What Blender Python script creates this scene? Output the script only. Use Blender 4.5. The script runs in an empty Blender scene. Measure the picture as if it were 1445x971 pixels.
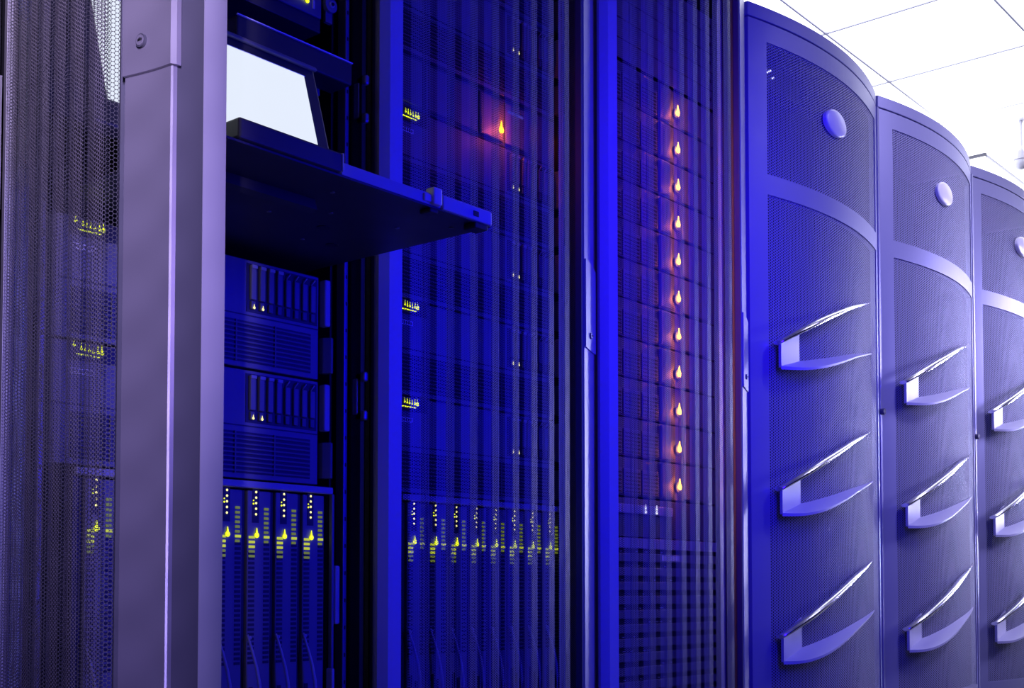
import bpy, bmesh, math, random
from mathutils import Vector
random.seed(7)
R = math.radians
S = bpy.context.scene
C = S.collection

# ------------------------------------------------------------------ camera
cam_d = bpy.data.cameras.new('camera')
cam = bpy.data.objects.new('camera', cam_d); C.objects.link(cam)
CAM_H = 0.55
cam.location = (0, -1.478, CAM_H)
yaw = math.atan2(.641, .767); pitch = R(2.27)
d = Vector((math.cos(yaw)*math.cos(pitch), math.sin(yaw)*math.cos(pitch), math.sin(pitch)))
cam.rotation_euler = d.to_track_quat('-Z', 'Y').to_euler()
cam_d.sensor_width = 36.0
cam_d.lens = 36.0*1767/1445
cam_d.shift_y = 277.5/1445
cam_d.clip_start = .05
S.camera = cam
S.view_settings.view_transform = 'Standard'
S.view_settings.look = 'None'
S.view_settings.gamma = 1.0
S.view_settings.use_curve_mapping = False
S.view_settings.exposure = 0.0

# ------------------------------------------------------------------ world + lights
W = bpy.data.worlds.new('world'); S.world = W; W.use_nodes = True
W.node_tree.nodes['Background'].inputs[0].default_value = (.05, .04, .5, 1)
W.node_tree.nodes['Background'].inputs[1].default_value = .05

def area(name, loc, target, size, power, col, spread=math.pi, sy=None):
    l = bpy.data.lights.new(name, 'AREA'); l.energy = power; l.color = col
    l.shape = 'RECTANGLE'; l.size = size; l.size_y = sy or size; l.spread = spread
    o = bpy.data.objects.new(name, l); C.objects.link(o); o.location = loc
    o.rotation_euler = (Vector(target)-Vector(loc)).to_track_quat('-Z', 'Y').to_euler()
    return o
BLUE = (.002, 0.0, 1.0)
def spot(name, loc, target, power, col, cone, blend=.5, r=.08):
    l = bpy.data.lights.new(name, 'SPOT'); l.energy = power; l.color = col
    l.spot_size = R(cone); l.spot_blend = blend; l.shadow_soft_size = r
    o = bpy.data.objects.new(name, l); C.objects.link(o); o.location = loc
    o.rotation_euler = (Vector(target)-Vector(loc)).to_track_quat('-Z', 'Y').to_euler()
    return o
area('blue_fill_aisle', (1.65, -1.25, 1.05), (1.95, 0, 1.05), .3, 15, BLUE, R(150), .5)  # unseen fill added to turn the racks blue
area('blue_fill_cabinets', (1.9, -.85, 1.50), (2.72, 0, 1.3), .2, 4.8, (.025, .001, 1.0), R(90), .5)  # added unseen fill, deep blue on the nearest cabinet
area('white_fill_row', (6.4, -.50, 1.35), (2.6, 0, 1.25), .10, 5, (.66, .66, 1.0), R(60), 1.5)  # unseen fill added to brighten the tilted lock stiles
spot('white_fill_cabinets', (6.6, -1.5, 1.9), (4.5, 0, 1.08), 300, (.42, .39, 1.0), 36, .6, .3)  # unseen fill added for lavender on the cabinets' right sides
area('white_fill_overhead', (3.9, -1.5, 2.55), (3.9, 0, 1.6), .5, 7.5, (.54, .49, 1.0), R(75), .5)  # added unseen fill for the upper cabinet fronts
for k in range(22):                     # unseen column of added fill spots washing the open door
    f = k/21; zz = .36+1.38*f
    spot('door_fill', (-.05, -1.45, zz), (.68, -.282, zz), 7+41*f**1.25, (.38+.5*f, .30+.42*f, 1.0), 17.8, .35, .012)
spot('lilac_fill_aisle', (2.2, -1.70, 1.3), (.66, -.56, 1.0), 28, (.72, .50, 1.0), 20, .3)  # unseen fill added for the open door's inner edge

# ------------------------------------------------------------------ materials
def mat(name, col, rough=.5, metal=0.0, emit=None, es=1.0, bump=0.0, spec=.5):
    m = bpy.data.materials.new(name); m.use_nodes = True
    nt = m.node_tree; b = nt.nodes['Principled BSDF']
    b.inputs['Base Color'].default_value = (*col, 1)
    b.inputs['Roughness'].default_value = rough
    b.inputs['Metallic'].default_value = metal
    b.inputs['Specular IOR Level'].default_value = spec
    if emit:
        b.inputs['Emission Color'].default_value = (*emit, 1)
        b.inputs['Emission Strength'].default_value = es
    else:
        tc = nt.nodes.new('ShaderNodeTexCoord'); n = nt.nodes.new('ShaderNodeTexNoise')
        n.inputs['Scale'].default_value = 14; n.inputs['Detail'].default_value = 3
        nt.links.new(tc.outputs['Object'], n.inputs['Vector'])
        mr = nt.nodes.new('ShaderNodeMapRange')
        mr.inputs['To Min'].default_value = max(.02, rough-.06); mr.inputs['To Max'].default_value = min(1, rough+.06)
        nt.links.new(n.outputs['Fac'], mr.inputs['Value']); nt.links.new(mr.outputs[0], b.inputs['Roughness'])
        if bump:
            n2 = nt.nodes.new('ShaderNodeTexNoise'); n2.inputs['Scale'].default_value = 900
            nt.links.new(tc.outputs['Object'], n2.inputs['Vector'])
            bp = nt.nodes.new('ShaderNodeBump'); bp.inputs['Strength'].default_value = bump; bp.inputs['Distance'].default_value = .0005
            nt.links.new(n2.outputs['Fac'], bp.inputs['Height']); nt.links.new(bp.outputs[0], b.inputs['Normal'])
    return m

def perforated(name, col, a, r, rough=.4, metal=.3):
    """sheet metal punched with staggered round holes; the UV map is in metres"""
    m = mat(name, col, rough, metal); nt = m.node_tree; N = nt.nodes.new; L = nt.links.new
    b = nt.nodes['Principled BSDF']; out = nt.nodes['Material Output']
    uv = N('ShaderNodeUVMap')
    def grid(off):
        s = N('ShaderNodeVectorMath'); s.operation = 'MULTIPLY_ADD'
        s.inputs[1].default_value = (1/(a*1.732), 1/a, 0); s.inputs[2].default_value = (off, off, 0)
        L(uv.outputs[0], s.inputs[0])
        f = N('ShaderNodeVectorMath'); f.operation = 'FRACTION'; L(s.outputs[0], f.inputs[0])
        t = N('ShaderNodeVectorMath'); t.operation = 'MULTIPLY_ADD'
        t.inputs[1].default_value = (1.732, 1, 0); t.inputs[2].default_value = (-.866, -.5, 0); L(f.outputs[0], t.inputs[0])
        l = N('ShaderNodeVectorMath'); l.operation = 'LENGTH'; L(t.outputs[0], l.inputs[0])
        return l
    g1, g2 = grid(0.0), grid(.5)
    mn = N('ShaderNodeMath'); mn.operation = 'MINIMUM'; L(g1.outputs['Value'], mn.inputs[0]); L(g2.outputs['Value'], mn.inputs[1])
    lt = N('ShaderNodeMath'); lt.operation = 'LESS_THAN'; lt.inputs[1].default_value = r; L(mn.outputs[0], lt.inputs[0])
    tr = N('ShaderNodeBsdfTransparent'); mx = N('ShaderNodeMixShader')
    L(lt.outputs[0], mx.inputs[0]); L(b.outputs[0], mx.inputs[1]); L(tr.outputs[0], mx.inputs[2]); L(mx.outputs[0], out.inputs['Surface'])
    return m

M = {
 'silver':   mat('silver powder coated metal', (.42, .40, .46), .38, .35, bump=.15),
 'stile':    mat('pale grey painted metal', (.55, .54, .60), .45, .0),
 'gasket':   mat('dark grey rubber', (.10, .10, .13), .7),
 'black':    mat('black painted steel', (.012, .012, .016), .5),
 'post':     mat('zinc plated steel', (.30, .30, .34), .4, .5),
 'face':     mat('grey server bezel', (.20, .20, .23), .5),
 'facelight':mat('light grey bezel', (.42, .42, .46), .45),
 'dark':     mat('charcoal plastic', (.035, .035, .045), .5),
 'mid':      mat('mid grey plastic', (.14, .14, .17), .5),
 'cab':      mat('lavender grey cabinet paint', (.33, .33, .46), .42, .15, bump=.2),
 'cabhandle':mat('pale lavender moulded plastic', (.58, .57, .66), .4),
 'chrome':   mat('polished chrome', (.95, .95, .98), .22, 1.0),
 'badge':    mat('satin white badge', (.85, .83, .88), .3),
 'cream':    mat('cream plastic clip', (.65, .6, .55), .5),
 'screen':   mat('lit screen', (.05, .05, .05), .3, emit=(.80, .87, .97), es=.98),
 'yellow':   mat('yellow green led', (0, 0, 0), .5, emit=(.62, .70, .01), es=2.0),
 'yellowb':  mat('yellow green lit slot', (0, 0, 0), .5, emit=(.55, .62, .03), es=.9),
 'yellowd':  mat('dim yellow green lit slot', (0, 0, 0), .5, emit=(.16, .20, .02), es=.8),
 'warm':     mat('pale yellow led', (0, 0, 0), .5, emit=(1, .9, .35), es=1.4),
 'orange':   mat('orange led', (0, 0, 0), .5, emit=(1, .45, .04), es=14),
 'red':      mat('red led', (0, 0, 0), .5, emit=(1, .30, .02), es=6),
 'amber':    mat('dim amber led', (0, 0, 0), .5, emit=(.6, .12, .03), es=.8),
 'white_led':mat('white led', (0, 0, 0), .5, emit=(.7, .7, 1), es=1.6),
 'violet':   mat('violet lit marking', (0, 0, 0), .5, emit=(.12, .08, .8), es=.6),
 'label':    mat('printed white label', (.75, .75, .8), .6),
 'tile':     mat('white ceiling tile', (.8, .8, .8), .8),
 'grid':     mat('white ceiling grid', (.62, .62, .68), .6),
 'panel':    mat('white surface with added glow', (.8, .8, .8), .6, emit=(.86, .88, 1.0), es=2.4),  # emission puts blown-out white into ceiling tiles and hanging box
 'wall':     mat('off white wall paint', (.6, .6, .65), .8),
 'floor':    mat('grey raised floor tile', (.25, .25, .28), .4),
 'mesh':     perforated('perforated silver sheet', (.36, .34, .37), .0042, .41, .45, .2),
 'meshshade': perforated('perforated sheet in painted shade', (.02, .02, .03), .0042, .45, .5, .2),  # shade of the door grooves put into the sheet colour
 'cabmesh':  perforated('perforated lavender sheet', (.33, .33, .46), .0070, .32, .6, .0),
}

# ------------------------------------------------------------------ helpers
class MB:
    def __init__(s): s.bm = bmesh.new(); s.uv = s.bm.loops.layers.uv.new('UVMap'); s.mats = []; s.cur = 0
    def m(s, name):
        if name not in s.mats: s.mats.append(name)
        s.cur = s.mats.index(name); return s
    def face(s, vs, uvs=None, smooth=False):
        try: f = s.bm.faces.new(vs)
        except ValueError: return None
        f.material_index = s.cur; f.smooth = smooth
        if uvs:
            for l, u in zip(f.loops, uvs): l[s.uv].uv = u
        return f
    def box(s, x0, x1, y0, y1, z0, z1, bev=0.0):
        b = bmesh.new(); bmesh.ops.create_cube(b, size=1)
        for v in b.verts:
            v.co = Vector(((x0+x1)/2+v.co.x*(x1-x0), (y0+y1)/2+v.co.y*(y1-y0), (z0+z1)/2+v.co.z*(z1-z0)))
        if bev: bmesh.ops.bevel(b, geom=b.edges[:], offset=bev, segments=2, affect='EDGES', profile=.5)
        s.merge(b); return s
    def merge(s, b, smooth=False):
        mp = {v: s.bm.verts.new(v.co) for v in b.verts}
        for f in b.faces: s.face([mp[v] for v in f.verts], smooth=smooth)
        b.free()
    def prism(s, poly, z0, z1, bev=0.0, smooth=False):
        b = bmesh.new()
        lo = [b.verts.new((x, y, z0)) for x, y in poly]; hi = [b.verts.new((x, y, z1)) for x, y in poly]
        b.faces.new(lo[::-1]); b.faces.new(hi)
        n = len(poly)
        for i in range(n): b.faces.new((lo[i], lo[(i+1) % n], hi[(i+1) % n], hi[i]))
        bmesh.ops.recalc_face_normals(b, faces=b.faces[:])
        if bev: bmesh.ops.bevel(b, geom=b.edges[:], offset=bev, segments=2, affect='EDGES', profile=.5)
        s.merge(b, smooth); return s
    def sheet(s, pts, z0, z1, smooth=False, u0=0.0, mats=None):
        """vertical sheet along plan points; UV in metres"""
        us = [u0]
        for a, b in zip(pts, pts[1:]): us.append(us[-1]+math.dist(a, b))
        lo = [s.bm.verts.new((x, y, z0)) for x, y in pts]; hi = [s.bm.verts.new((x, y, z1)) for x, y in pts]
        for i in range(len(pts)-1):
            if mats: s.m(mats[i])
            s.face((lo[i], lo[i+1], hi[i+1], hi[i]), ((us[i], z0), (us[i+1], z0), (us[i+1], z1), (us[i], z1)), smooth)
        return us[-1]
    def cyl(s, c, axis, r, h, n=16, r2=None, sx=1.0, sz=1.0, bev=0):
        b = bmesh.new(); bmesh.ops.create_cone(b, cap_ends=True, segments=n, radius1=r, radius2=r if r2 is None else r2, depth=h)
        q = Vector(axis).to_track_quat('Z', 'Y')
        if bev: bmesh.ops.bevel(b, geom=[e for e in b.edges if len(e.link_faces) == 2 and abs(e.verts[0].co.z-e.verts[1].co.z) < 1e-6], offset=bev, segments=3, affect='EDGES')
        for v in b.verts:
            p = q @ v.co; v.co = Vector((p.x*sx, p.y, p.z*sz))+Vector(c)
        s.merge(b); return s
    def ball(s, c, r, sx=1, sy=1, sz=1, seg=10):
        b = bmesh.new(); bmesh.ops.create_uvsphere(b, u_segments=seg, v_segments=seg//2+1, radius=r)
        for v in b.verts: v.co = Vector((v.co.x*sx, v.co.y*sy, v.co.z*sz))+Vector(c)
        s.merge(b, True); return s
    def tube(s, pts, r, n=8):
        prev = None; pts = [Vector(p) for p in pts]
        for i, p in enumerate(pts):
            t = (pts[min(i+1, len(pts)-1)]-pts[max(i-1, 0)]).normalized(); q = t.to_track_quat('Z', 'Y')
            rr = r[i] if isinstance(r, (list, tuple)) else r
            ring = [s.bm.verts.new(p+q@Vector((rr*math.cos(2*math.pi*k/n), rr*math.sin(2*math.pi*k/n), 0))) for k in range(n)]
            if prev:
                for k in range(n): s.face((prev[k], prev[(k+1) % n], ring[(k+1) % n], ring[k]), smooth=True)
            else: s.face(ring[::-1])
            prev = ring
        s.face(prev); return s
    def build(s, name, parent=None, mats=None):
        me = bpy.data.meshes.new(name); s.bm.to_mesh(me); s.bm.free()
        for k in s.mats: me.materials.append(M[k])
        o = bpy.data.objects.new(name, me); C.objects.link(o); o.parent = parent
        return o

def mb(m): return MB().m(m)
def thing(name, label, cat, loc=(0, 0, 0), group=None):
    o = bpy.data.objects.new(name, None); C.objects.link(o); o.location = loc
    o.empty_display_size = .05
    o['label'] = label; o['category'] = cat
    if group: o['group'] = group
    return o
def tag(o, label, cat, group=None):
    o['label'] = label; o['category'] = cat
    if group: o['group'] = group
    return o
def struct(o): o['kind'] = 'structure'; return o
def copy_tree(o, parent=None):
    c = o.copy(); C.objects.link(c); c.parent = parent
    for ch in list(o.children): copy_tree(ch, c)
    return c
def dup(root, loc, label, group=None):
    c = copy_tree(root); c.location = loc; c['label'] = label
    if group: c['group'] = group
    return c

# ------------------------------------------------------------------ room
CEIL = 2.71
b = mb('floor'); b.box(-2, 9, -3.2, 3, -.05, 0); struct(b.build('floor'))
b = mb('wall'); b.box(-2, 9, 3.0, 3.1, 0, CEIL); struct(b.build('wall_back'))
b = mb('wall'); b.box(9.0, 9.1, -3.2, 3.0, 0, CEIL); struct(b.build('wall_right'))
b = mb('tile'); b.box(-2, 9, -3.2, 3, CEIL+.02, CEIL+.10); struct(b.build('ceiling'))
GX0, GY0 = 4.45, .052
b = mb('grid')
for k in range(-10, 9):
    x = GX0+.6*k
    if -2 < x < 9: b.box(x-.0035, x+.0035, -3.2, 3, CEIL-.003, CEIL+.02)
for k in range(-5, 5):
    y = GY0+.6*k; b.box(-2, 9, y-.0035, y+.0035, CEIL-.0035, CEIL+.0195)
struct(b.build('trim_1'))
# ceiling tiles over aisle and cabinets, blown-out white put in as emission
pan = None
ROWN = ['above the cabinet fronts', 'one row behind the cabinet fronts', 'two rows behind the cabinet fronts', 'three rows behind the cabinet fronts', 'out over the aisle']
COLN = ['nearest the camera', 'second from the near end', 'third from the near end', 'fourth from the near end', 'fifth from the near end', 'sixth from the near end']
b = mb('panel'); b.box(.008, .592, .008, .592, -.001, .008, .002)
pan = b.build('glow_ceiling_tile')
first = True
for j in range(-1, 4):
    for i in range(-1, 5):
        o = pan if first else pan.copy()
        if not first: C.objects.link(o)
        first = False
        o.location = (GX0+.6*i, GY0+.6*(j), CEIL)
        tag(o, 'white square ceiling tile made to glow, %s, %s' % (ROWN[j], COLN[i+1]), 'ceiling tile', 'white ceiling tiles made to glow')

# ------------------------------------------------------------------ mesh door racks
P = .6175
ZT = 2.085
DOOR_Z0, DOOR_Z1 = .06, 2.06
def arc_y(x, sag=.042): return -sag*max(0, 1-((x-.29)/.36)**2)-.004
def make_door(parent, loc=(0, 0, 0), ang=0.0, sag=.042):
    ay = lambda x: arc_y(x, sag)
    z0, z1 = DOOR_Z0, DOOR_Z1
    # hinge stile and top/bottom rails
    b = mb('stile')
    b.prism([(.003, .0), (.003, -.006), (.012, ay(.012)-.001), (.038, ay(.038)), (.038, ay(.038)+.014), (.012, .014)], z0, z1)
    for za, zb in ((z0, z0+.06), (z1-.06, z1)):
        n = 12; o = [(.038+(.53-.038)*k/n, ay(.038+(.53-.038)*k/n)) for k in range(n+1)]
        b.prism(o+[(x, y+.02) for x, y in o[::-1]], za, zb)
    door = b.build('door', parent); door.location = loc; door.rotation_euler = (0, 0, R(ang))
    # corrugated perforated sheet
    pts = [(.038, ay(.038)+.003)]; ms = []
    nb = 8; w = (.482-.040)/nb
    for k in range(nb):
        xa = .040+w*k; xg = xa+w*.24; xb = xa+w*.985
        gd = .020
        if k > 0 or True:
            pts += [(xa+w*.02, ay(xa)+gd)]; ms.append('meshshade')
            pts += [(xg-w*.02, ay(xg)+gd)]; ms.append('meshshade')
            pts += [(xg, ay(xg)-.001)]; ms.append('meshshade')
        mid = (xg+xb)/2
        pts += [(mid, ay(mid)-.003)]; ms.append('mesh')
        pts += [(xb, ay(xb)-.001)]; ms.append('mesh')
    pts += [(.487, ay(.49)+.024), (.540, ay(.54)+.022)]; ms += ['meshshade', 'meshshade']
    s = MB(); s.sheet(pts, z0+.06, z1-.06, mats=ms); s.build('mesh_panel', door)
    # slim bright bead beside the stile
    b = mb('gasket'); b.box(.522, .526, ay(.52)-.004, ay(.52)+.01, z0, z1); b.build('bead', door)
    # lock stile, tilted back 20 degrees
    A_ = Vector((.5385, -.028)); t = Vector((math.cos(R(20)), math.sin(R(20)))); n_ = Vector((t.y, -t.x))
    def q(u, v): p = A_+t*u-n_*v; return (p.x, p.y)      # v = depth behind the face
    b = mb('silver'); b.prism([q(0, 0), q(.0645, 0), q(.066, .0015), q(.066, .006), q(.004, .012), q(0, .006)], z0, z1)
    st = b.build('lock_stile', door)
    b = mb('gasket'); b.prism([q(.0655, .0062), q(.0745, .029), q(.066, .029), q(.058, .0065)], z0, z1); b.build('gasket', door)
    b = mb('stile'); b.prism([q(.0745, .0295), q(.073, .058), q(.020, .058), q(.020, .050), q(.066, .050), q(.068, .0295)], z0, z1); b.build('inner_edge', door)
    # lock cover with its curved lower edge
    zl, zu = 1.022, 1.200
    b = MB().m('silver'); n = 10
    for zz0, zz1 in ((zl, zu),):
        lo, hi, lo2, hi2 = [], [], [], []
        for k in range(n+1):
            u = .068*k/n; dz = .014*(1-(k/n))**1.8
            for lst, zz, v in ((lo, zl+dz*-.0+.0-.004*math.sin(k/n*math.pi/2)+.004, -.0035), (hi, zu-.012*(k/n)**2, -.0035), (lo2, zl-.004*math.sin(k/n*math.pi/2)+.004, .0), (hi2, zu-.012*(k/n)**2, .0)):
                x, y = q(u, v); lst.append(b.bm.verts.new((x, y, zz)))
        for k in range(n):
            b.face((lo[k], lo[k+1], hi[k+1], hi[k])); b.face((lo2[k], lo[k], lo[k+1], lo2[k+1])[::-1]); b.face((hi[k], hi[k+1], hi2[k+1], hi2[k]))
        b.face((lo[0], hi[0], hi2[0], lo2[0])); b.face((lo[n], lo2[n], hi2[n], hi[n]))
    # return edge of the cover beyond the stile
    b.prism([q(.068, -.0035), q(.071, .001), q(.071, .006), q(.067, .004)], zl, zu-.01)
    b.build('lock_cover', door)
    x, y = q(.029, -.0045)
    b = mb('gasket'); b.cyl((x, y, zl+.030), (-n_.x, -n_.y, 0), .0062, .004, 20)
    b.m('silver').cyl((x+n_.x*.0006, y+n_.y*.0006, zl+.030), (-n_.x, -n_.y, 0), .0050, .004, 20)
    b.m('black')
    xx, yy = x+n_.x*.0024, y+n_.y*.0024
    b.box(xx-.0032, xx+.0032, yy-.0012, yy+.0012, zl+.0290, zl+.0310); b.build('key_lock', door)
    return door

def make_rack(L, label, door_loc=(0, 0, 0), ang=0.0, sag=.042):
    t = thing('server_rack', label, 'server rack', (L, 0, 0))
    Y0, Y1 = .022, 1.05
    b = mb('black')
    b.box(.001, P-.001, Y1-.01, Y1, .0, ZT)         # back
    b.box(.001, P-.001, Y0, Y1, 2.035, ZT)          # roof
    b.box(.001, P-.001, Y0, Y1, 0, .10)             # plinth
    for x0, x1 in ((.001, .010), (P-.010, P-.001)): b.box(x0, x1, Y0, Y1, .10, 2.035)
    for x0, x1 in ((.010, .055), (P-.03, P-.010)): b.box(x0, x1, .075, .10, .10, 2.035)
    b.build('frame', t)
    for x0, x1, y in ((.056, .064, .048), (P-.0225, P-.0145, .048)):
        b = mb('post'); b.box(x0, x1, y, y+.02, .10, 2.035, .0015)
        b.m('black')
        z = .13
        while z < 2.0:
            b.box(x0+.0025, x1-.0025, y-.0004, y+.001, z, z+.006); z += .0445
        b.build('mounting_rail', t)
    d_ = make_door(t, door_loc, ang, sag)
    if ang:
        # latch brackets on the side frame, seen because this door stands open
        for z in (1.362, .868):
            b = mb('post')
            b.box(P-.012, P-.004, .028, .040, z-.030, z+.030, .002)
            b.box(P-.010, P+.0005-.002, .012, .036, z+.024, z+.040, .003); b.box(P-.010, P-.002, .012, .036, z-.040, z-.024, .003)
            b.build('latch_bracket', t)
    else:
        b = mb('black'); b.tube([(P-.045, -.010, 1.0), (P-.047, -.026, 1.02), (P-.047, -.026, 1.10), (P-.045, -.010, 1.12)], .004)
    return t

L1, L2, L3, L4 = .8-P-.016, .80, .80+P, .80+2*P
make_rack(L1, 'mesh door server rack cut off at the left picture edge, beside the open door')
rack2 = make_rack(L2, 'server rack with its curved mesh door swung open toward the camera', (.018, .045, 0), -105.3, .034)
make_rack(L3, 'closed mesh door server rack just right of the console screen, one red light inside')
make_rack(L4, 'closed mesh door server rack with a column of orange lights, beside the solid cabinets')

# ------------------------------------------------------------------ rack equipment
EY = .046     # plane of the equipment fronts
def led(parent, x, y, z, r, m, name='indicator_light', drop=True):
    b = mb(m); b.ball((x, y, z), r, sy=.5)
    if drop: b.cyl((x, y, z+r*1.5), (0, 0, 1), r*.45, r*2.4, 8, r2=r*.1)
    return b.build(name, parent)

# --- blade chassis
def blade_chassis(L, label):
    t = thing('blade_chassis', label, 'blade enclosure', (L, EY, .27))
    b = mb('dark')
    b.box(.108, .568, .002, .62, 0, .008); b.box(.108, .568, .002, .62, .434, .444)
    b.box(.108, .116, .002, .62, .008, .434); b.box(.560, .568, .002, .62, .008, .434)
    b.build('housing', t)
    b = mb('facelight'); b.box(.108, .566, -.006, .002, .435, .446, .002); b.build('top_bezel', t)
    b = mb('face'); b.box(.5615, .5665, -.008, .0, .01, .435, .001); b.build('side_trim', t)
    b = mb('facelight'); b.box(.556, .562, -.016, -.001, .0, .155, .002); b.build('pull_tab', t)
    b = mb('facelight'); b.box(.568, .578, -.010, .004, .225, .320, .003); b.build('ear', t)
    return t
def make_blade():
    t = thing('blade_server', 'x', 'blade server')
    w = .0535
    b = mb('face'); b.box(.009, w, 0, .55, 0, .424, .0015); b.build('body', t)
    b = mb('dark'); b.box(0, .008, .006, .55, 0, .424); b.build('divider', t)
    # vent columns: dark slots
    for x0, x1, za, zb in ((.011, .0225, .16, .326), (.040, .051, .16, .345)):
        b = mb('dark'); z = za
        while z < zb: b.box(x0, x1, -.0008, .001, z, z+.0042); z += .0072
        b.build('vent', t)
    # led-lit slots, the light put in as emission: left column below the status light, right column beside the led string
    for x0, x1, zs in ((.0115, .0225, [.353-.0072*k for k in range(5)]), (.0405, .0505, [.397-.0072*k for k in range(8)])):
        b = MB()
        for k, z in enumerate(zs):
            br = (k < 3) if len(zs) == 5 else (k == 6)
            b.m('yellowb' if br else 'yellowd'); b.box(x0, x1 if br or len(zs) == 5 else x1-.002, -.0014, .0005, z-.0022, z+.0016)
        b.build('lit_vent', t)
    b = mb('dark'); b.box(.0175, .0305, -.0006, .001, .375, .428); b.build('light_window', t)
    b = MB().m('warm')
    for k in range(6): b.ball((.0245, -.001, .388+.0085*k), .0019 if k < 5 else .0012, sy=.5)
    b.m('yellow'); b.ball((.0195, -.001, .404), .0014); b.ball((.0195, -.001, .409), .0011)
    b.build('light_string', t)
    led(t, .0255, -.002, .356, .0042, 'yellow', 'status_light')
    b = mb('dark')
    for k in range(3): b.box(.014+.013*k, .021+.013*k, -.0008, .001, .02, .125-.01*k)
    b.build('drive_slot', t)
    b = mb('facelight'); pts = []
    for k in range(9):
        a = k/8; pts.append((.006+.012*math.sin(a*math.pi*.9), -.006-.018*math.sin(a*math.pi), .205-.20*a))
    b.tube(pts, [.0018+.0012*math.sin(k/8*math.pi) for k in range(9)]); b.ball((.012, -.004, .200), .0032); b.build('ejector_handle', t)
    return t
blade0 = make_blade(); used = False
ORD = ['first', 'second', 'third', 'fourth', 'fifth', 'sixth', 'seventh', 'eighth']
for L, nm in ((L2, 'open'), (L3, 'red')):
    blade_chassis(L, 'blade enclosure low in the rack %s' % ('with the open door' if nm == 'open' else 'behind the mesh under the red light'))
    for k in range(8):
        o = blade0 if not used else copy_tree(blade0); used = True
        o.location = (L+.1175+.0546*k, EY+.002, .278)
        o['label'] = ('upright blade server with yellow lights, %s from left %s' %
                      (ORD[k], 'in the open rack' if nm == 'open' else 'behind mesh below the red light'))
        o['group'] = 'blade servers in the ' + ('open rack' if nm == 'open' else 'mesh-covered rack')

# --- four unit drive servers
def make_drive_server():
    t = thing('drive_server', 'x', 'server')
    H = .168
    b = mb('face'); b.box(.072, .537, 0, .70, .002, H, .0015); b.build('body', t)
    b = mb('dark'); b.box(.072, .535, -.001, .001, .0815, .0835); b.build('seam', t)
    # lower half: recessed louvred grille
    b = mb('dark'); b.box(.10, .520, -.0012, .002, .010, .073); b.build('grille_recess', t)
    b = mb('mid')
    for k in range(9): b.box(.102, .518, -.0035, -.001, .0125+.0068*k, .0150+.0068*k)
    for x in (.16, .23, .30, .37, .445): b.box(x, x+.0025, -.004, -.001, .010, .073)
    b.build('grille', t)
    # upper half: eight narrow drives on the right
    b = mb('dark'); b.box(.392, .533, -.001, .002, .088, .163); b.build('drive_bay', t)
    for k in range(8):
        x = .3975+.0170*k; tall = k < 4
        b = mb('face'); b.box(x, x+.0098, -.006, -.0005, .107, .160 if tall else .150, .0012)
        b.m('facelight')
        if tall: b.box(x-.0002, x+.0105, -.008, -.005, .155, .1605, .001)
        else: b.tube([(x+.002, -.003, .150), (x+.005, -.008, .158), (x+.010, -.003, .160)], .0012, 6)
        b.m('mid').box(x+.001, x+.009, -.005, -.0005, .092, .105, .001)
        dr = b.build('drive', t)
        if k in (0, 1): led(dr, x+.005, -.0065, .0945, .0021, 'warm')
    # left: status panel with a cluster of yellow green lights and a label
    b = mb('dark'); b.box(.096, .170, -.0014, .001, .143, .166); b.build('status_panel', t)
    b = mb('yellow')
    for k, (dx, dz, r) in enumerate(((0, .0045, .0024), (.011, .001, .0018), (.017, 0, .0018), (.023, 0, .0020), (.029, -.001, .0018), (.036, 0, .0024), (.042, 0, .0036))):
        b.ball((.104+dx, -.002, .1575+dz), r, sy=.6); b.cyl((.104+dx, -.002, .1575+dz+r+.003), (0, 0, 1), .0007, .007, 6, r2=.0002)
    for k in range(6): b.box(.108+.006*k, .1125+.006*k, -.0022, -.001, .1500, .1518)
    b.build('status_lights', t)
    b = mb('label'); b.box(.100, .135, -.0012, .001, .124, .132)
    b.m('mid')
    for k in range(6): b.box(.1015+.0055*k, .1048+.0055*k, -.0016, -.001, .1255, .1305)
    b.build('label_plate', t)
    b = mb('facelight'); b.box(.541, .553, -.012, .004, .088, .164, .003); b.build('ear', t)
    b = mb('mid'); b.prism([(.541, .004), (.541, -.006), (.549, -.018), (.555, -.016), (.555, .004)], .012, .070, .0015); b.build('latch', t)
    return t
ds0 = make_drive_server(); used = False
WH = {(2, 0): 'open rack drive server resting on the blade enclosure', (2, 1): 'open rack drive server directly under the pulled-out console shelf',
      (3, 0): 'drive server on top of the blade enclosure behind the closed mesh', (3, 1): 'drive server behind mesh, second above the blade enclosure',
      (3, 2): 'drive server behind mesh, third above the blade enclosure, right of the shelf corner', (3, 3): 'drive server behind mesh directly under the red light',
      (3, 4): 'drive server behind mesh above the red light', (3, 5): 'topmost drive server behind mesh, cut by the top picture edge'}
for (r, k), lab in WH.items():
    o = ds0 if not used else copy_tree(ds0); used = True
    z = .717+.1695*k if k < 4 else .717+.1695*k+.098
    if k == 5: z += .003
    o.location = (L2 if r == 2 else L3, EY, z); o['label'] = lab; o['group'] = 'drive servers in the two left racks'

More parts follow.
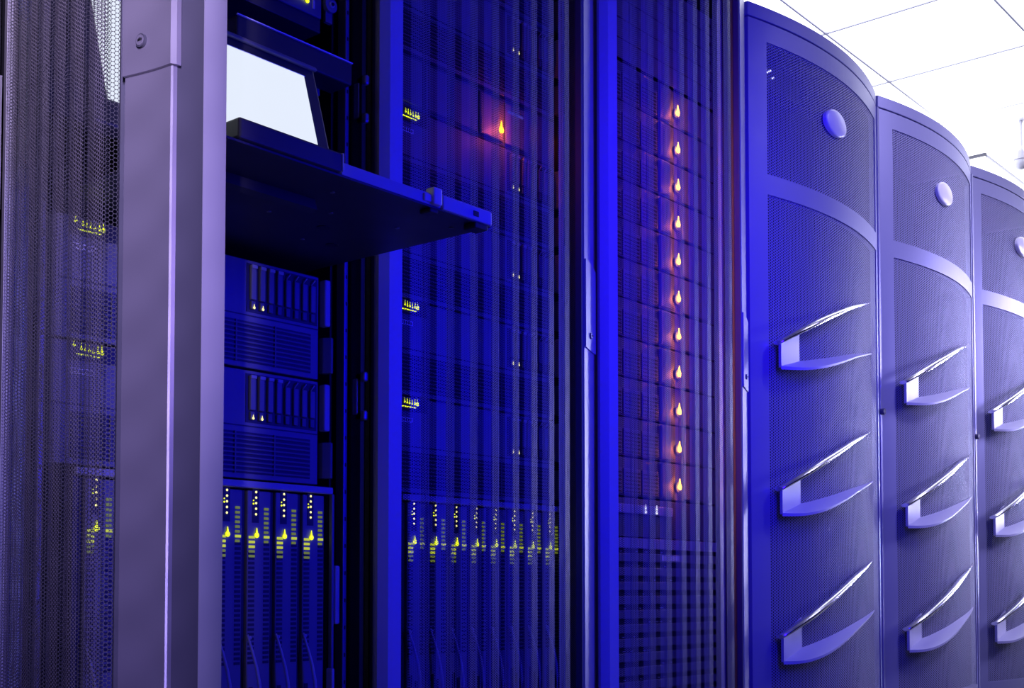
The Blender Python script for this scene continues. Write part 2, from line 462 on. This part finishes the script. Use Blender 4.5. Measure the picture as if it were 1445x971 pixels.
# --- two unit server with the red light (rack 3)
t = thing('red_light_server', 'two unit server with one bright red light behind the mesh', 'server', (L3, EY, .717+.1695*4))
b = mb('mid'); b.box(.072, .537, 0, .6, .001, .093, .0015); b.build('body', t)
b = mb('face')
for k in range(5): b.box(.085+.074*k, .153+.074*k, -.006, 0, .006, .086, .003)
b.build('drive_carrier', t)
led(t, .364, -.009, .026, .0065, 'red')
b = mb('violet')
for k in range(8): b.box(.385+.006*k, .389+.006*k, -.0075, -.006, .066, .071)
b.build('marking', t)
def glow(name, loc, col, p, r=.004):
    l = bpy.data.lights.new(name, 'POINT'); l.energy = p; l.color = col; l.shadow_soft_size = r
    o = bpy.data.objects.new(name, l); C.objects.link(o); o.location = loc
    return o
glow('red_light_glow', (L3+.364, EY-.028, .717+.1695*4+.026), (1, .12, .03), .14)

# --- open rack: console drawer with screen, dark shelf above, network switch on top
t = thing('rack_console', 'pulled-out rack console shelf with a glowing white screen', 'console', (L2, 0, 0))
X1 = .556
b = mb('dark'); b.prism([(.075, -.305), (X1, -.305), (X1-.004, .02), (X1-.004, .5), (.075, .5)], 1.0745, 1.0775)
for x, y in ((.30, -.12), (.36, -.18), (.42, -.05), (.47, -.2), (.30, -.25), (.52, -.26)):
    b.m('mid').cyl((x, y, 1.0742), (0, 0, 1), .0035, .0016, 12)
b.m('black').cyl((.40, -.12, 1.0742), (0, 0, 1), .010, .0012, 16); b.cyl((.47, -.06, 1.0742), (0, 0, 1), .010, .0012, 16)
b.build('shelf_plate', t)
b = mb('facelight'); b.prism([(.266, -.3055), (.45, -.3055), (.45, -.300), (.266, -.300)], 1.0775, 1.0935, .001)
b.prism([(.45, -.310), (X1-.004, -.310), (X1, -.306), (X1, -.296), (.45, -.296)], 1.0755, 1.0955, .002)
b.box(X1-.005, X1, -.30, .02, 1.0775, 1.092)
b.build('front_lip', t)
b = mb('black'); b.box(.512, .524, -.3108, -.309, 1.081, 1.089, .001); b.box(.518, .545, -.309, -.285, 1.066, 1.0745, .002); b.box(.428, .445, -.306, -.285, 1.068, 1.0745, .002); b.build('lip_slot', t)
b = mb('cream'); b.box(.428, .446, -.313, -.296, 1.078, 1.102, .003); b.box(.414, .428, -.309, -.300, 1.080, 1.091, .002); b.build('latch_clip', t)
b = mb('dark'); b.box(.10, .2625, -.312, -.14, 1.0775, 1.1025, .003)
b.m('mid')
for i in range(4):
    for j in range(10): b.box(.106+.015*j, .1185+.015*j, -.30+.016*i, -.287+.016*i, 1.1015, 1.105, .001)
b.m('facelight'); b.box(.261, .2638, -.3125, -.30, 1.079, 1.1025, .001); b.build('keyboard', t)
# leaning screen
sc = bpy.data.objects.new('display', bpy.data.meshes.new('display'))
b = mb('dark')
b.box(-.375, 0, 0, .022, 0, .205, .004)
sx = mb('screen')
disp = b.build('display', t); disp.location = (.346, -.215, 1.083); disp.rotation_euler = (R(-16), 0, 0)
bpy.data.objects.remove(sc)
sx.box(-.352, -.024, -.0016, .001, .036, .183); sx.build('screen', disp)
b = mb('label')
b.box(-.354, -.022, -.0012, .0005, .183, .1846); b.build('screen_trim', disp)
b = mb('mid'); b.box(-.375, -.0, -.006, .0, .197, .203, .002); b.build('top_ridge', disp)
b = mb('dark'); b.box(-.31, -.04, .008, .020, -.022, .004); b.build('hinge', disp)
sh = thing('blanking_shelf', 'dark one unit shelf with a bright upper edge above the screen', 'shelf', (L2, EY, 1.352))
b = mb('mid'); b.box(.072, .537, 0, .4, 0, .040, .001); b.build('body', sh)
b = mb('dark'); b.box(.33, .560, -.052, 0, .010, .046, .003); b.build('drawer_lip', sh)
b = mb('label'); b.box(.33, .560, -.0535, -.050, .0455, .0475); b.box(.075, .318, -.0035, 0, .0385, .0405); b.build('edge_line', sh)  # pale strips paint in the highlight along the edges
b = mb('violet')
for k in range(5):
    for j in range(3): b.box(.285+.006*k, .289+.006*k, -.0015, .0, .046+.005*j, .049+.005*j)
b.box(.322, .328, -.0015, 0, .050, .056); b.m('mid').box(.28, .335, -.0008, .002, .040, .066); b.build('connector', sh)
sw = thing('network_switch', 'network switch with yellow lights and a round knob at the top of the open rack', 'switch', (L2, EY, 1.455))
b = mb('dark'); b.box(.072, .537, 0, .35, 0, .088, .001); b.build('body', sw)
b = mb('mid'); b.box(.40, .536, -.004, 0, .022, .060, .002); b.build('panel', sw)
b = mb('yellow')
for k in range(5): b.ball((.470+.0085*k, -.006, .042-.0002*k), .0024 if k < 4 else .0042, sy=.5); b.cyl((.470+.0085*k, -.006, .049), (0, 0, 1), .0008, .009, 6)
b.build('port_lights', sw)
b = mb('cream'); b.box(.5165, .5205, -.0055, -.003, .033, .048); b.build('key_slot', sw)
b = mb('face'); b.cyl((.552, -.006, .050), (0, 1, 0), .0125, .008, 20); b.m('facelight').cyl((.552, -.011, .050), (0, 1, 0), .005, .004, 16); b.m('black').cyl((.552, -.0135, .050), (0, 1, 0), .003, .002, 12); b.m('mid'); b.prism([(.545, .002), (.545, -.004), (.559, -.004), (.559, .002)], .022, .052); b.build('knob', sw)

# --- rack 4: eleven two unit servers with orange lights
def make_orange_server():
    t = thing('orange_light_server', 'x', 'server')
    H = .0835
    b = mb('mid'); b.box(.072, .537, 0, .65, .001, H, .001); b.build('body', t)
    b = mb('face'); b.box(.30, .345, -.006, 0, .004, H-.003, .002); b.box(.395, .50, -.005, 0, .004, H-.003, .002); b.build('bezel', t)
    for k in range(3):
        b = mb('face'); b.box(.085+.070*k, .151+.070*k, -.004, 0, .004, H-.024, .002); b.m('dark')
        for j in range(6): b.box(.090+.070*k, .146+.070*k, -.0047, -.0035, .008+.008*j, .0115+.008*j)
        b.build('drive_tray', t)
    b = mb('label'); b.box(.078, .120, -.0012, .001, H-.017, H-.006); b.m('mid')
    for k in range(5): b.box(.080+.008*k, .0855+.008*k, -.0018, -.001, H-.015, H-.008)
    b.build('label_plate', t)
    b = mb('mid'); b.cyl((.37, -.003, .031), (0, 1, 0), .012, .006, 24); b.build('light_socket', t)
    led(t, .3665, -.010, .031, .0070, 'orange')
    b = mb('amber')
    for k in range(3): b.box(.238+.010*k, .2425+.010*k, -.0052, -.004, .0755, .0770)
    b.build('activity_light', t)
    return t
os0 = make_orange_server(); used = False
N11 = ['lowest', 'second from the bottom', 'third from the bottom', 'fourth from the bottom', 'fifth from the bottom', 'middle one', 'fifth from the top',
       'fourth from the top', 'third from the top', 'second from the top', 'topmost']
for k in range(11):
    o = os0 if not used else copy_tree(os0); used = True
    z = .7510+.0855*k
    o.location = (L4, EY, z); o['label'] = 'mesh-covered server with an orange light, %s of the eleven orange lights' % N11[k]
    o['group'] = 'servers with orange lights'
    glow('orange_light_glow', (L4+.3665, EY-.024, z+.031), (1, .20, .03), .10)
# blank panels above
bp = None
b = mb('face'); b.box(.072, .537, 0, .002, .001, .0435, .0008); b.m('dark').box(.080, .086, -.001, 0, .018, .026); b.box(.523, .529, -.001, 0, .018, .026)
bp = b.build('blank_panel')
for k in range(5):
    o = bp if k == 0 else bp.copy()
    if k: C.objects.link(o)
    o.location = (L4, EY, 1.697+.0445*k)
    tag(o, 'plain blank rack panel above the orange lights, %s' % ['lowest, just over the topmost light', 'second from the lowest', 'third from the lowest', 'fourth from the lowest', 'fifth from lowest, at the picture edge'][k], 'panel', 'blank panels')
# patch unit below
t = thing('controller_unit', 'rack controller with two small white lights below the orange lights', 'server', (L4, EY, .664))
b = mb('mid'); b.box(.072, .537, 0, .5, .001, .084, .001); b.build('body', t)
b = mb('facelight'); b.box(.105, .345, -.006, 0, .050, .070, .002); b.build('light_bar', t)
for x in (.232, .275):
    b = mb('white_led'); b.ball((x, -.008, .055), .0026); b.ball((x, -.008, .0635), .0022); b.cyl((x, -.008, .062), (0, 0, 1), .0009, .02, 6); b.build('indicator_light', t)
b = mb('label')
for j in range(3):
    for k in range(5): b.box(.112+.006*k, .1155+.006*k, -.0075, -.006, .0525+.006*j, .0555+.006*j)
b.build('marking', t)
# tray stack
t = thing('drive_shelf', 'tall storage chassis of ten stacked horizontal trays at the bottom of the orange-light rack', 'storage', (L4, EY, .30))
b = mb('dark'); b.box(.085, .537, .004, .6, 0, .362, .001); b.build('body', t)
b = mb('facelight'); b.box(.085, .537, -.004, .004, .340, .362, .001); b.build('top_bezel', t)
for k in range(11):
    z = .006+.0305*k
    b = mb('face'); b.box(.09, .532, -.004, .004, z, z+.0185, .002); tr = b.build('tray', t)
    b = MB().m('label')
    random.seed(k)
    for j in range(5):
        x = .095+random.random()*.26
        b.box(x, x+.0018, -.001, .0035, z+.0215, z+.0230)
    b.build('tray_lights', tr)
b = mb('violet'); 
for k in range(8): b.box(.30+.011*k, .307+.011*k, -.0052, -.004, .315, .327)
b.build('marking', t)

# ------------------------------------------------------------------ curved cabinets
CW = .745; SAG = .055
def cy(x, off=0.0):
    t = 2*x/CW-1; return -SAG*(1-t*t)-off
def curve(x0, x1, n=20, off=0.0): return [(x0+(x1-x0)*k/n, cy(x0+(x1-x0)*k/n, off)) for k in range(n+1)]
HS = (0, .15, .3, .5, .7, .85, 1)
HX = (.066, .098, .141, .219, .332, .452, .628)
HT = (0, .0205, .0425, .076, .116, .1525, .196)
HB = (0, 0, .0034, .0177, .046, .0775, .116)
def lut(s, ys):
    for i in range(len(HS)-1):
        if s <= HS[i+1]+1e-9:
            f = (s-HS[i])/(HS[i+1]-HS[i])
            p0 = ys[max(i-1, 0)]; p3 = ys[min(i+2, len(ys)-1)]; p1, p2 = ys[i], ys[i+1]
            m1 = (p2-p0)/(HS[i+1]-HS[max(i-1, 0)])*(HS[i+1]-HS[i]); m2 = (p3-p1)/(HS[min(i+2, len(ys)-1)]-HS[i])*(HS[i+1]-HS[i])
            return (2*f**3-3*f**2+1)*p1+(f**3-2*f**2+f)*m1+(-2*f**3+3*f**2)*p2+(f**3-f**2)*m2
    return ys[-1]
def make_handle(parent, z):
    """scoop handle: chrome upper blade and moulded lower blade rising to one tip each, joined by a side plate"""
    xb = .176; n = 30; b = MB()
    off = lambda s: .030*(1-s)+.030*math.sin(math.pi*s**.9)
    eA = off(0)
    for top in (True, False):
        rows = []
        for k in range(n+1):
            s = k/n; x = lut(s, HX); eo = max(off(s), .0008)
            ei = eA*(1-(x-HX[0])/(xb-HX[0])) if x < xb else 0.0
            yo = cy(x)-eo
            if top:
                z_ = z+lut(s, HT); w_ = .0045+.0050*math.sin(math.pi*min(1, .10+s*.86)); w_ *= 1 if s < .9 else max(.15, (1-s)/.1)
                dp = max(.002, min(.020, eo))
                yi = yo+dp
                rows.append([(x, yo, z_-w_), (x, yo-.001, z_-w_*.2), (x, yo+dp*.5, z_+w_*.5), (x, yi, z_), (x, yi, z_-w_), (x, yo+dp*.5, z_-w_*1.5)])
            else:
                z_ = z-.0615+lut(s, HB); th = .008*(1-.6*s); yi = cy(x)-ei+.001; tilt = .42*max(0, eo-ei)
                rows.append([(x, yo, z_-th), (x, yo, z_), (x, yi, z_+tilt), (x, yi, z_+tilt-th)])
        b.m('chrome' if top else 'cabhandle')
        vr = [[b.bm.verts.new(p) for p in r] for r in rows]; m_ = len(vr[0])
        for i in range(n):
            for j in range(m_): b.face((vr[i][j], vr[i][(j+1) % m_], vr[i+1][(j+1) % m_], vr[i+1][j]), smooth=top)
        b.face(vr[0]); b.face(vr[n][::-1])
    b.m('cabhandle')
    xa = HX[0]; yA, yB = cy(xa)-eA, cy(xb)
    V = lambda x, y, zz: b.bm.verts.new((x, y, zz))
    zA, zB = z-.064, z-.062+.009+.42*.048
    a0, a1, c0, c1 = V(xa, yA, zA), V(xa, yA, z-.003), V(xb, yB, zB), V(xb, yB, z+.042)
    d0, d1, e0, e1 = V(xa+.005, yA+.010, zA), V(xa+.005, yA+.010, z-.003), V(xb+.006, yB+.006, zB), V(xb+.006, yB+.006, z+.042)
    for f in ((a0, c0, c1, a1), (d0, d1, e1, e0), (a0, a1, d1, d0), (c0, e0, e1, c1), (a1, c1, e1, d1), (a0, d0, e0, c0)): b.face(f)
    bmesh.ops.recalc_face_normals(b.bm, faces=b.bm.faces[:])
    return b.build('handle', parent)
def make_cabinet():
    t = thing('server_cabinet', 'x', 'server cabinet')
    b = mb('black')
    b.box(.002, CW+.018, .020, .95, .0, .10); b.box(.002, CW+.018, .94, .95, .1, 1.98)
    b.box(.002, .012, .020, .95, .1, 1.98); b.box(CW+.008, CW+.018, .020, .95, .1, 1.98)
    b.box(.002, CW+.018, .2, .21, .1, 1.98)
    b.build('body', t)
    b = mb('cab'); b.prism(curve(0, CW, 32)+[(CW, .95), (0, .95)], 1.9490, 1.9834, .0015); b.build('top_cap', t)
    Z = [.10, .243, 1.518, 1.568, 1.897, 1.9445]; X0, XR = .062, .712
    b = mb('cab')
    for xa, xb in ((0, X0), (XR, CW)):
        o = curve(xa, xb, 6); b.prism(o+[(x, y+.018) for x, y in o[::-1]], Z[0], Z[5])
    for za, zb in ((Z[0], Z[1]), (Z[2], Z[3]), (Z[4], Z[5])):
        o = curve(X0, XR, 28); b.prism(o+[(x, y+.018) for x, y in o[::-1]], za, zb)
    b.box(CW-.002, CW+.010, -.004, .018, Z[0], Z[5])
    door = b.build('door', t)
    for za, zb in ((Z[1], Z[2]), (Z[3], Z[4])):
        s = mb('cabmesh'); s.sheet(curve(X0, XR, 48, -.003), za, zb, smooth=True); s.build('perforated_panel', door)
    # oval badge following the door
    b = mb('badge'); n = 28; cx, cz = .355, 1.768; rx, rz = .060, .034
    fr, bk = [], []
    cen = b.bm.verts.new((cx, cy(cx)-.0095, cz))
    mid = []
    for k in range(n):
        a = 2*math.pi*k/n; x, z = cx+rx*math.cos(a), cz+rz*math.sin(a); xm, zm = cx+.85*rx*math.cos(a), cz+.85*rz*math.sin(a)
        mid.append(b.bm.verts.new((xm, cy(xm)-.0090, zm))); fr.append(b.bm.verts.new((x, cy(x)-.0065, z))); bk.append(b.bm.verts.new((x, cy(x)+.002, z)))
    for k in range(n):
        j = (k+1) % n
        b.face((cen, mid[k], mid[j]), smooth=True); b.face((mid[k], fr[k], fr[j], mid[j]), smooth=True); b.face((fr[k], bk[k], bk[j], fr[j]))
    bmesh.ops.recalc_face_normals(b.bm, faces=b.bm.faces[:])
    b.build('badge', door)
    for z in (1.1535, .7975, .4414): make_handle(door, z)
    b = mb('gasket'); b.cyl((CW+.002, -.009, 1.06), (0, 1, 0), .009, .012, 16); b.build('door_lock', door)
    return t
L5, L6, L7 = 2.662, 3.420, 4.185
cab = make_cabinet(); cab.location = (L5, 0, 0)
cab['label'] = 'curved perforated cabinet nearest the mesh racks, lit deep blue, with an oval badge'; cab['group'] = 'curved perforated cabinets'
dup(cab, (L6, 0, 0), 'middle curved perforated cabinet between two like it', 'curved perforated cabinets')
dup(cab, (L7, .012, 0), 'farthest curved perforated cabinet, cut off by the right picture edge', 'curved perforated cabinets')
# lights glimpsed through the top panels of the two cabinets
def glimpse(L, pts, label, loc):
    t = thing('status_display', label, 'indicator lights', loc)
    b = mb('dark'); b.box(-.14, .14, .006, .05, -.03, .03); b.build('body', t)
    b = mb('label')
    b = MB().m('white_led')
    for x, z in pts: b.box(x, x+.004, .001, .006, z, z+.006)
    b.build('marking', t)
random.seed(3)
glimpse(L5, [(-.12+.013*k+.002*random.random(), .012-.022*random.random()) for k in range(9)], 'small pale lights glimpsed high behind the top left of the blue cabinet panel', (L5+.21, .035, 1.868))

# ------------------------------------------------------------------ things under the ceiling, far right
t = thing('white_box', 'white box made to glow, hanging beyond the farthest cabinet', 'ceiling tile', (5.60, .44, 2.34))
b = mb('panel'); b.box(0, 3.2, 0, .6, 0, .15, .008); b.build('glow_body', t)  # the box's bright white is put in as emission
b = mb('mid'); b.box(-.012, .0, -.004, .25, .150, .163); b.build('bracket', t)
b = mb('grid'); b.box(-.004, 3.2, -.006, .0, .146, .156); b.build('edge_line', t)
for x in (.4, 1.9):
    b = mb('grid'); b.box(x, x+.015, .3, .315, .15, .3695); b.build('hanger', t)
t = thing('ceiling_camera', 'small blue-grey dome camera under the ceiling at the right edge', 'camera', (5.83, .36, CEIL-.004))
b = mb('grid'); b.cyl((0, 0, -.08), (0, 0, 1), .008, .15); b.cyl((0, 0, -.004), (0, 0, 1), .03, .008); b.build('mount', t)
b = mb('cabhandle'); b.cyl((0, 0, -.175), (0, 0, 1), .038, .045, 24, bev=.006); b.build('housing', t)
b = mb('cabhandle'); b.ball((0, 0, -.20), .034, seg=18); b.build('dome', t)
